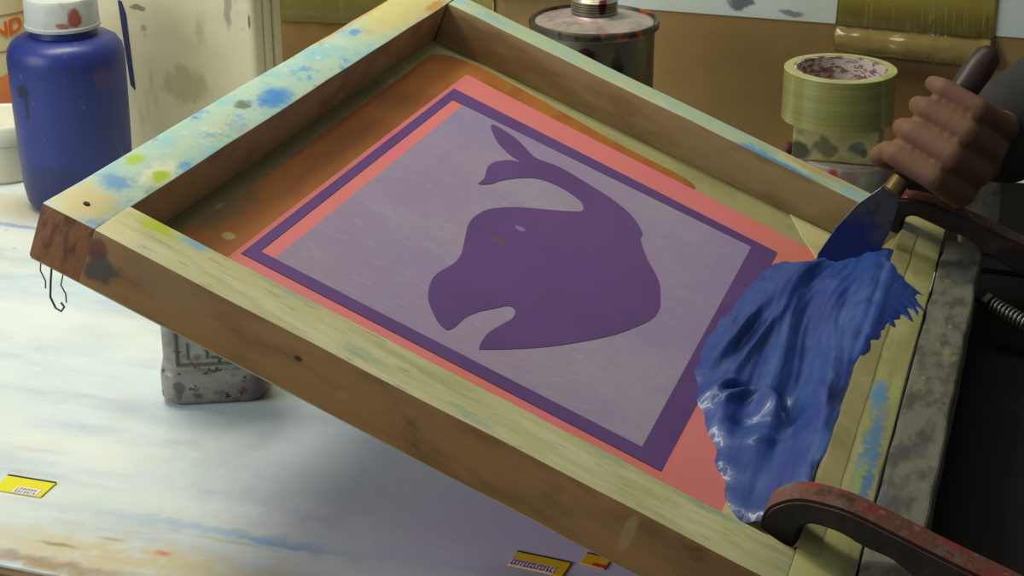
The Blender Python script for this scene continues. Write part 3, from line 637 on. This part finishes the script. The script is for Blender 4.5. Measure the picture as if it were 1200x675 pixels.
o = mk('body', bm, m_jar, jr); autosmooth(o, 50)
bm = bmesh.new()                                                    # raised panel outline with a moulded letter-like mark
for (x0, x1, z0, z1) in ((-.024, .024, .029, .031), (-.024, -.022, .031, .085), (.022, .024, .031, .085), (-.024, .024, .085, .087), (-.0165, -.0150, .034, .046), (-.004, -.0025, .034, .046), (-.001, .010, .034, .0355)):
    box(bm, x0, x1, -.0238, -.0229, z0, z1, .0003, 1)
mk('panel_outline', bm, mat('dark_moulding', srgb(96, 92, 72), .5), o)
bm = bmesh.new(); lathe(bm, [(.0145, .1365), (.0175, .1365), (.018, .138), (.018, .151), (.0165, .153), (0, .153), (0, .1365)], 40); autosmooth(mk('cap', bm, m_jar2, jr))

# ------------------------------------------------------------------ small yellow labels on the table
m_yel = mat('yellow_label', srgb(222, 214, 24), .45, layers=[(srgb(206, 196, 60), 40, .5, .7, .5)])
m_gold = mat('golden_label', srgb(214, 162, 26), .45, layers=[(srgb(196, 146, 40), 40, .5, .7, .5)])
m_wht = mat('label_white', srgb(226, 220, 214), .5)
m_blk2 = mat('label_black', srgb(34, 36, 46), .5)
m_vio = mat('label_print', srgb(104, 70, 110), .5)
m_red = mat('label_red', srgb(196, 40, 44), .5)
def sticker(a, b, rz, w, d, m, label, parts):
    r = thing('price_label', label, 'label', a, b, 0, rz, group='small yellow labels on the table')
    bm = bmesh.new(); box(bm, -w / 2, w / 2, -d / 2, d / 2, .0002, .0010, .0002, 1); mk('card', bm, m, r)
    for (nm, x0, x1, y0, y1, mm) in parts:
        bm = bmesh.new(); box(bm, x0, x1, y0, y1, .0009, .0013); mk(nm, bm, mm, r)
    return r
def glyphs(r, x0, x1, y0, y1, m, n):
    bm = bmesh.new(); x = x0
    for k in range(n):
        w = (x1 - x0) / n
        q = random.random()
        box(bm, x + w * .12, x + w * .35, y0, y1 * (1 if q > .3 else .9), .0012, .0015)
        if q > .25: box(bm, x + w * .35, x + w * .8, y1 - (y1 - y0) * .22, y1, .0012, .0015)
        if q < .7: box(bm, x + w * .35, x + w * .8, y0, y0 + (y1 - y0) * .22, .0012, .0015)
        x += w
    mk('print', bm, m, [c for c in r.children if c.name.startswith('white_panel')][0])
r = sticker(-.4935, .0645, .02, .034, .0190, m_yel, 'bright yellow label with white corner near the left edge of the table', [('border_line', -.017, .017, .0080, .0094, m_blk2), ('white_panel', -.003, .0135, -.0094, -.0022, m_wht)])
glyphs(r, -.002, .0125, -.0088, -.0035, mat('grey_print', srgb(150, 140, 136), .5), 7)
r = sticker(-.1660, .0785, -.06, .033, .0165, m_gold, 'golden yellow label with a row of violet print at the lower edge of the photo', [('border_line', -.0165, .0165, .0068, .0081, m_blk2), ('white_panel', -.0163, .0105, -.0080, -.0010, mat('pinkish_white', srgb(222, 190, 206), .5))])
glyphs(r, -.0155, .0098, -.0072, -.0018, m_vio, 13)
r = sticker(-.1365, .0915, -.12, .0150, .0125, m_gold, 'small golden label with a red corner beside the violet printed one', [('border_line', -.0075, .0075, .0048, .0061, m_blk2), ('red_corner', .0000, .0073, -.0061, -.0030, m_red)])

# ------------------------------------------------------------------ spatula
T0 = W(-.0565, .452, .0490); G0 = W(.0020, .500, .150)
ax = (G0 - T0).normalized()
xdir = (XH * .62 + YH * .74 + Vector((0, 0, .05))); xdir = (xdir - ax * xdir.dot(ax)).normalized()
ydir = ax.cross(xdir)
HM = Matrix((xdir, ydir, ax)).transposed().to_4x4(); HM.translation = G0
spt = bpy.data.objects.new('ink_spatula', None); link(spt); spt.matrix_world = HM
tag(spt, 'dark ink spatula held in the hand and dipped into the blue ink', 'spatula')
d0 = (G0 - T0).length
m_blade = mat('inky_steel_blade', srgb(70, 72, 80), .35, .6, layers=[(srgb(40, 44, 62), 40, .45, .6, .8)], blobs=[(srgb(24, 40, 104), (0, 0, -d0), (.05, .05, .05), .95, .6)])
bm = bmesh.new()
# blade faces the viewer: wide along local x
sec = []
for t, w in ((0, .0150), (.08, .0180), (.35, .0180), (.62, .0150), (.82, .0085), (1, .0055)):
    z = -d0 - .004 + t * (d0 - .040); y = .004 * math.sin(t * 3.1)
    sec.append([bm.verts.new((-w, y - .0007, z)), bm.verts.new((w, y - .0007, z)), bm.verts.new((w, y + .0007, z)), bm.verts.new((-w, y + .0007, z))])
for A, B in zip(sec, sec[1:]):
    for i in range(4): bm.faces.new((A[i], A[(i + 1) % 4], B[(i + 1) % 4], B[i]))
bm.faces.new(sec[0]); bm.faces.new(list(reversed(sec[-1])))
bmesh.ops.bevel(bm, geom=list(bm.edges), offset=.0004, segments=1, affect='EDGES')
bmesh.ops.rotate(bm, cent=(0, 0, 0), matrix=Matrix.Rotation(math.radians(-48), 3, 'Z'), verts=bm.verts)
mk('blade', bm, m_blade, spt)
bm = bmesh.new(); lathe(bm, [(0, -.058), (.006, -.058), (.0075, -.056), (.0078, -.045), (.007, -.044), (0, -.044)], 24); mk('ferrule', bm, mat('dull_brass', srgb(120, 100, 60), .4, .8), spt, smooth=False)
bm = bmesh.new(); lathe(bm, [(0, -.0438), (.0075, -.0438), (.0095, -.035), (.0105, -.01), (.0100, .02), (.0108, .05), (.0095, .062), (.005, .067), (0, .068)], 32); mk('handle', bm, mat('dark_wood_handle', srgb(52, 34, 24), .45), spt, smooth=True)

# ------------------------------------------------------------------ the person
def capsule(bm, p, q, r0, r1, n=16, m=6):
    p, q = Vector(p), Vector(q); d = (q - p)
    L = d.length; t = d.normalized() if L > 1e-9 else Vector((0, 0, 1)); u = t.orthogonal().normalized(); w = t.cross(u)
    prof = [(-math.cos(math.pi / 2 * k / m) * r0, math.sin(math.pi / 2 * k / m) * r0) for k in range(m + 1)]
    prof += [(L + math.sin(math.pi / 2 * k / m) * r1, math.cos(math.pi / 2 * k / m) * r1) for k in range(m + 1)]
    rings = []
    for h, r in prof:
        if r < 1e-5: rings.append([bm.verts.new(p + t * h)])
        else: rings.append([bm.verts.new(p + t * h + (u * math.cos(2 * math.pi * i / n) + w * math.sin(2 * math.pi * i / n)) * r) for i in range(n)])
    for A, B in zip(rings, rings[1:]):
        for i in range(n):
            j = (i + 1) % n
            if len(A) == 1: bm.faces.new((A[0], B[j], B[i]))
            elif len(B) == 1: bm.faces.new((A[i], A[j], B[0]))
            else: bm.faces.new((A[i], A[j], B[j], B[i]))
def chain(bm, pts, rad):
    for i in range(len(pts) - 1): capsule(bm, pts[i], pts[i + 1], rad[i], rad[i + 1])
PB = (.735, .36)
per = thing('person', 'person in a dark sleeve stirring the blue ink with a spatula', 'person', PB[0], PB[1], -.80)
per_inv = Matrix.Translation(per.location) @ Matrix.Rotation(PSI, 4, 'Z'); per_inv = per_inv.inverted()
def hp(x, y, z): return per_inv @ (HM @ Vector((x, y, z)))        # hand frame -> person frame
def bp_(a, b, z): return Vector((a - PB[0], b - PB[1], z + .80))
bm = bmesh.new()
wrist = (.085, .008, .034)
zs = (-.030, -.0105, .009, .0275)                                   # index .. little finger along the handle
rr = (.0088, .0092, .0088, .0076)
sc_ = (1.0, 1.06, 1.0, .86)
for k, z in enumerate(zs):
    def ar(r, a): return (r * math.cos(math.radians(a)), r * math.sin(math.radians(a)))
    s = sc_[k]
    mcp = (.036 * s + .002, -.022); pip = ar(.0315 * s, -108); dip = ar(.0232, -176); tip = ar(.0205, -232)
    tl_ = z - .004
    chain(bm, [hp(*mcp, z), hp(*pip, tl_), hp(*dip, tl_ - .001), hp(*tip, tl_)], [rr[k] * 1.22, rr[k] * 1.06, rr[k] * .95, rr[k] * .82])
    wz = wrist[2] - .012 + k * .008
    chain(bm, [hp(*mcp, z), hp(.055, -.006, z * .75 + .008), hp(wrist[0], wrist[1] - .002, wz)], [rr[k] * 1.25, .0135, .0165])
    capsule(bm, hp(.026, .012, z * .9), hp(.058, .014, z * .6 + .012), .010, .0125)
# thumb leaves the index side of the palm near the wrist and closes over the handle
chain(bm, [hp(.068, .014, .004), hp(.040, .027, -.024), hp(.010, .0275, -.036), hp(-.0115, .0190, -.040)], [.0165, .0128, .0103, .0082])
# forearm, upper arm
sh = bp_(.66, .54, .58); el = bp_(.300, .665, .34)
wv = hp(*wrist)
chain(bm, [wv, wv.lerp(el, .12), wv.lerp(el, .45), wv.lerp(el, .75), el], [.0255, .0265, .034, .041, .040])
chain(bm, [el, el.lerp(sh, .5), sh], [.041, .048, .058])
# trunk, neck, head, legs (standing to the right of the table)
pel = bp_(.76, .36, .16); che = bp_(.74, .36, .50); nk = bp_(.735, .36, .66); hd = bp_(.705, .36, .80)
for s in (-1, 1):
    o_ = Vector((0, .09 * s, 0))
    chain(bm, [pel + o_, pel + o_ + Vector((0, .02 * s, .18)), che + Vector((0, .10 * s, 0)), che + Vector((0, .14 * s, .09))], [.115, .105, .11, .06])
    hip = pel + Vector((0, .095 * s, -.04)); kn = bp_(.75, .36 + .10 * s, -.34); an = bp_(.775, .36 + .105 * s, -.72)
    chain(bm, [hip, kn, an], [.085, .056, .040]); capsule(bm, bp_(.79, .36 + .105 * s, -.765), bp_(.64, .36 + .13 * s, -.772), .033, .026)
capsule(bm, che, nk, .12, .055); capsule(bm, nk, hd, .055, .06)
capsule(bm, hd + Vector((-.01, 0, -.03)), hd + Vector((.012, 0, .035)), .072, .082)
capsule(bm, hd + Vector((-.082, 0, -.025)), hd + Vector((-.074, 0, .012)), .014, .008)       # nose
capsule(bm, hd + Vector((-.066, -.018, -.062)), hd + Vector((-.066, .018, -.062)), .013, .013)  # mouth
for s in (-1, 1): capsule(bm, hd + Vector((.005, .08 * s, -.022)), hd + Vector((.008, .084 * s, .018)), .012, .015)
sh2 = che + Vector((0, -.19, .08)); el2 = bp_(.72, .10, .24); wr2 = bp_(.60, .14, .075)
chain(bm, [sh2, el2, wr2], [.056, .042, .027]); chain(bm, [wr2, bp_(.555, .15, .048)], [.03, .034])
for k in range(4): chain(bm, [bp_(.55, .125 + k * .019, .042), bp_(.515, .122 + k * .02, .026), bp_(.487, .122 + k * .02, .0205)], [.0105, .0095, .0085])
chain(bm, [bp_(.575, .175, .050), bp_(.545, .20, .036), bp_(.52, .205, .022)], [.014, .011, .009])
# other arm's shoulder joins the reaching arm
chain(bm, [che + Vector((0, .12, .08)), sh], [.07, .058])
m_skin = mat('brown_skin', srgb(112, 78, 52), .65, layers=[(srgb(94, 64, 42), 24, .45, .68, .7), (srgb(120, 80, 58), 60, .55, .7, .5, 5)], sss=.08, bump=(180, .25))
body = mk('body', bm, m_skin, per, smooth=True, recalc=False)
rm = body.modifiers.new('union', 'REMESH'); rm.mode = 'VOXEL'; rm.voxel_size = .0022; rm.use_smooth_shade = True
sm = body.modifiers.new('soft', 'SMOOTH'); sm.factor = .5; sm.iterations = 4
m_cloth = mat('dark_cloth', srgb(44, 42, 38), .85, layers=[(srgb(34, 32, 30), 30, .45, .65, .8)], bump=(300, .3))
bm = bmesh.new()
for s in (-1, 1):
    o_ = Vector((0, .09 * s, 0))
    chain(bm, [pel + o_, pel + o_ + Vector((0, .02 * s, .18)), che + Vector((0, .10 * s, 0)), che + Vector((0, .14 * s, .09))], [.125, .115, .12, .07])
capsule(bm, che, nk.lerp(che, .35), .13, .08)
chain(bm, [che + Vector((0, .12, .08)), sh], [.08, .068])
c0 = wv.lerp(el, -.01)
chain(bm, [sh, sh.lerp(el, .5), el, wv.lerp(el, .6), c0], [.069, .060, .052, .047, .039])
chain(bm, [sh2, el2, wr2.lerp(el2, .15)], [.067, .053, .037])
shirt = mk('shirt', bm, m_cloth, per, smooth=True, recalc=False)
rm = shirt.modifiers.new('union', 'REMESH'); rm.mode = 'VOXEL'; rm.voxel_size = .006; rm.use_smooth_shade = True
sm = shirt.modifiers.new('soft', 'SMOOTH'); sm.iterations = 4
bm = bmesh.new()
for s in (-1, 1):
    hip = pel + Vector((0, .095 * s, -.04)); kn = bp_(.75, .36 + .10 * s, -.34); an = bp_(.775, .36 + .105 * s, -.70)
    chain(bm, [hip, kn, an], [.10, .070, .058])
tr_ = mk('trousers', bm, mat('navy_cloth', srgb(36, 40, 56), .85), per, smooth=True, recalc=False)
rm = tr_.modifiers.new('union', 'REMESH'); rm.mode = 'VOXEL'; rm.voxel_size = .008; rm.use_smooth_shade = True
bm = bmesh.new(); capsule(bm, hd + Vector((.02, 0, .02)), hd + Vector((.012, 0, .045)), .082, .086); capsule(bm, hd + Vector((.03, 0, -.03)), hd + Vector((.03, 0, .03)), .07, .08)
hr = mk('hair', bm, mat('dark_hair', srgb(30, 26, 22), .6), per, smooth=True, recalc=False)
rm = hr.modifiers.new('union', 'REMESH'); rm.mode = 'VOXEL'; rm.voxel_size = .006; rm.use_smooth_shade = True
for s in (-1, 1):
    bm = bmesh.new(); bmesh.ops.create_uvsphere(bm, u_segments=16, v_segments=10, radius=.012)
    e = mk('eye', bm, mat('eye_white', srgb(220, 214, 206), .3, blobs=[(srgb(30, 20, 14), (-.011, 0, 0), .006, 1, 0)]), per, smooth=True); e.location = hd + Vector((-.070, .030 * s, .008))

# ------------------------------------------------------------------ light, world, camera
def area(name, loc, target, size, power, col):
    l = bpy.data.lights.new(name, 'AREA'); l.shape = 'RECTANGLE'; l.size, l.size_y = size; l.energy = power; l.color = col
    o = bpy.data.objects.new(name, l); link(o); o.location = loc
    o.rotation_euler = (Vector(target) - Vector(loc)).to_track_quat('-Z', 'Y').to_euler()
    return o
area('work_lamp', W(-.80, .42, .95), W(-.55, .30, 0), (.55, .12), 7.0, (1, .98, .86))
area('ceiling_tube', W(-.55, .72, 1.75), W(-.45, .3, 0), (1.2, .2), 9.0, (1, .97, .86))
area('fill_light', W(-1.35, -.75, .62), W(-.25, .15, 0), (1.0, .7), 13.0, (.86, .92, 1))  # added fill from front left, brightens near faces and table under the screen
w = bpy.data.worlds.new('World'); S.world = w; w.use_nodes = True
bg = w.node_tree.nodes['Background']; bg.inputs[0].default_value = (.88, .94, 1, 1); bg.inputs[1].default_value = .20

cam = bpy.data.cameras.new('camera'); co = bpy.data.objects.new('camera', cam); link(co)
co.location = (0, 0, .52); co.rotation_euler = (math.pi / 2 - .398422, 0, 0)
cam.sensor_width = 36; cam.lens = 60; cam.clip_start = .02
S.camera = co
S.view_settings.view_transform = 'Standard'; S.view_settings.look = 'None'; S.view_settings.gamma = 1; S.view_settings.use_curve_mapping = False
S.view_settings.exposure = 0
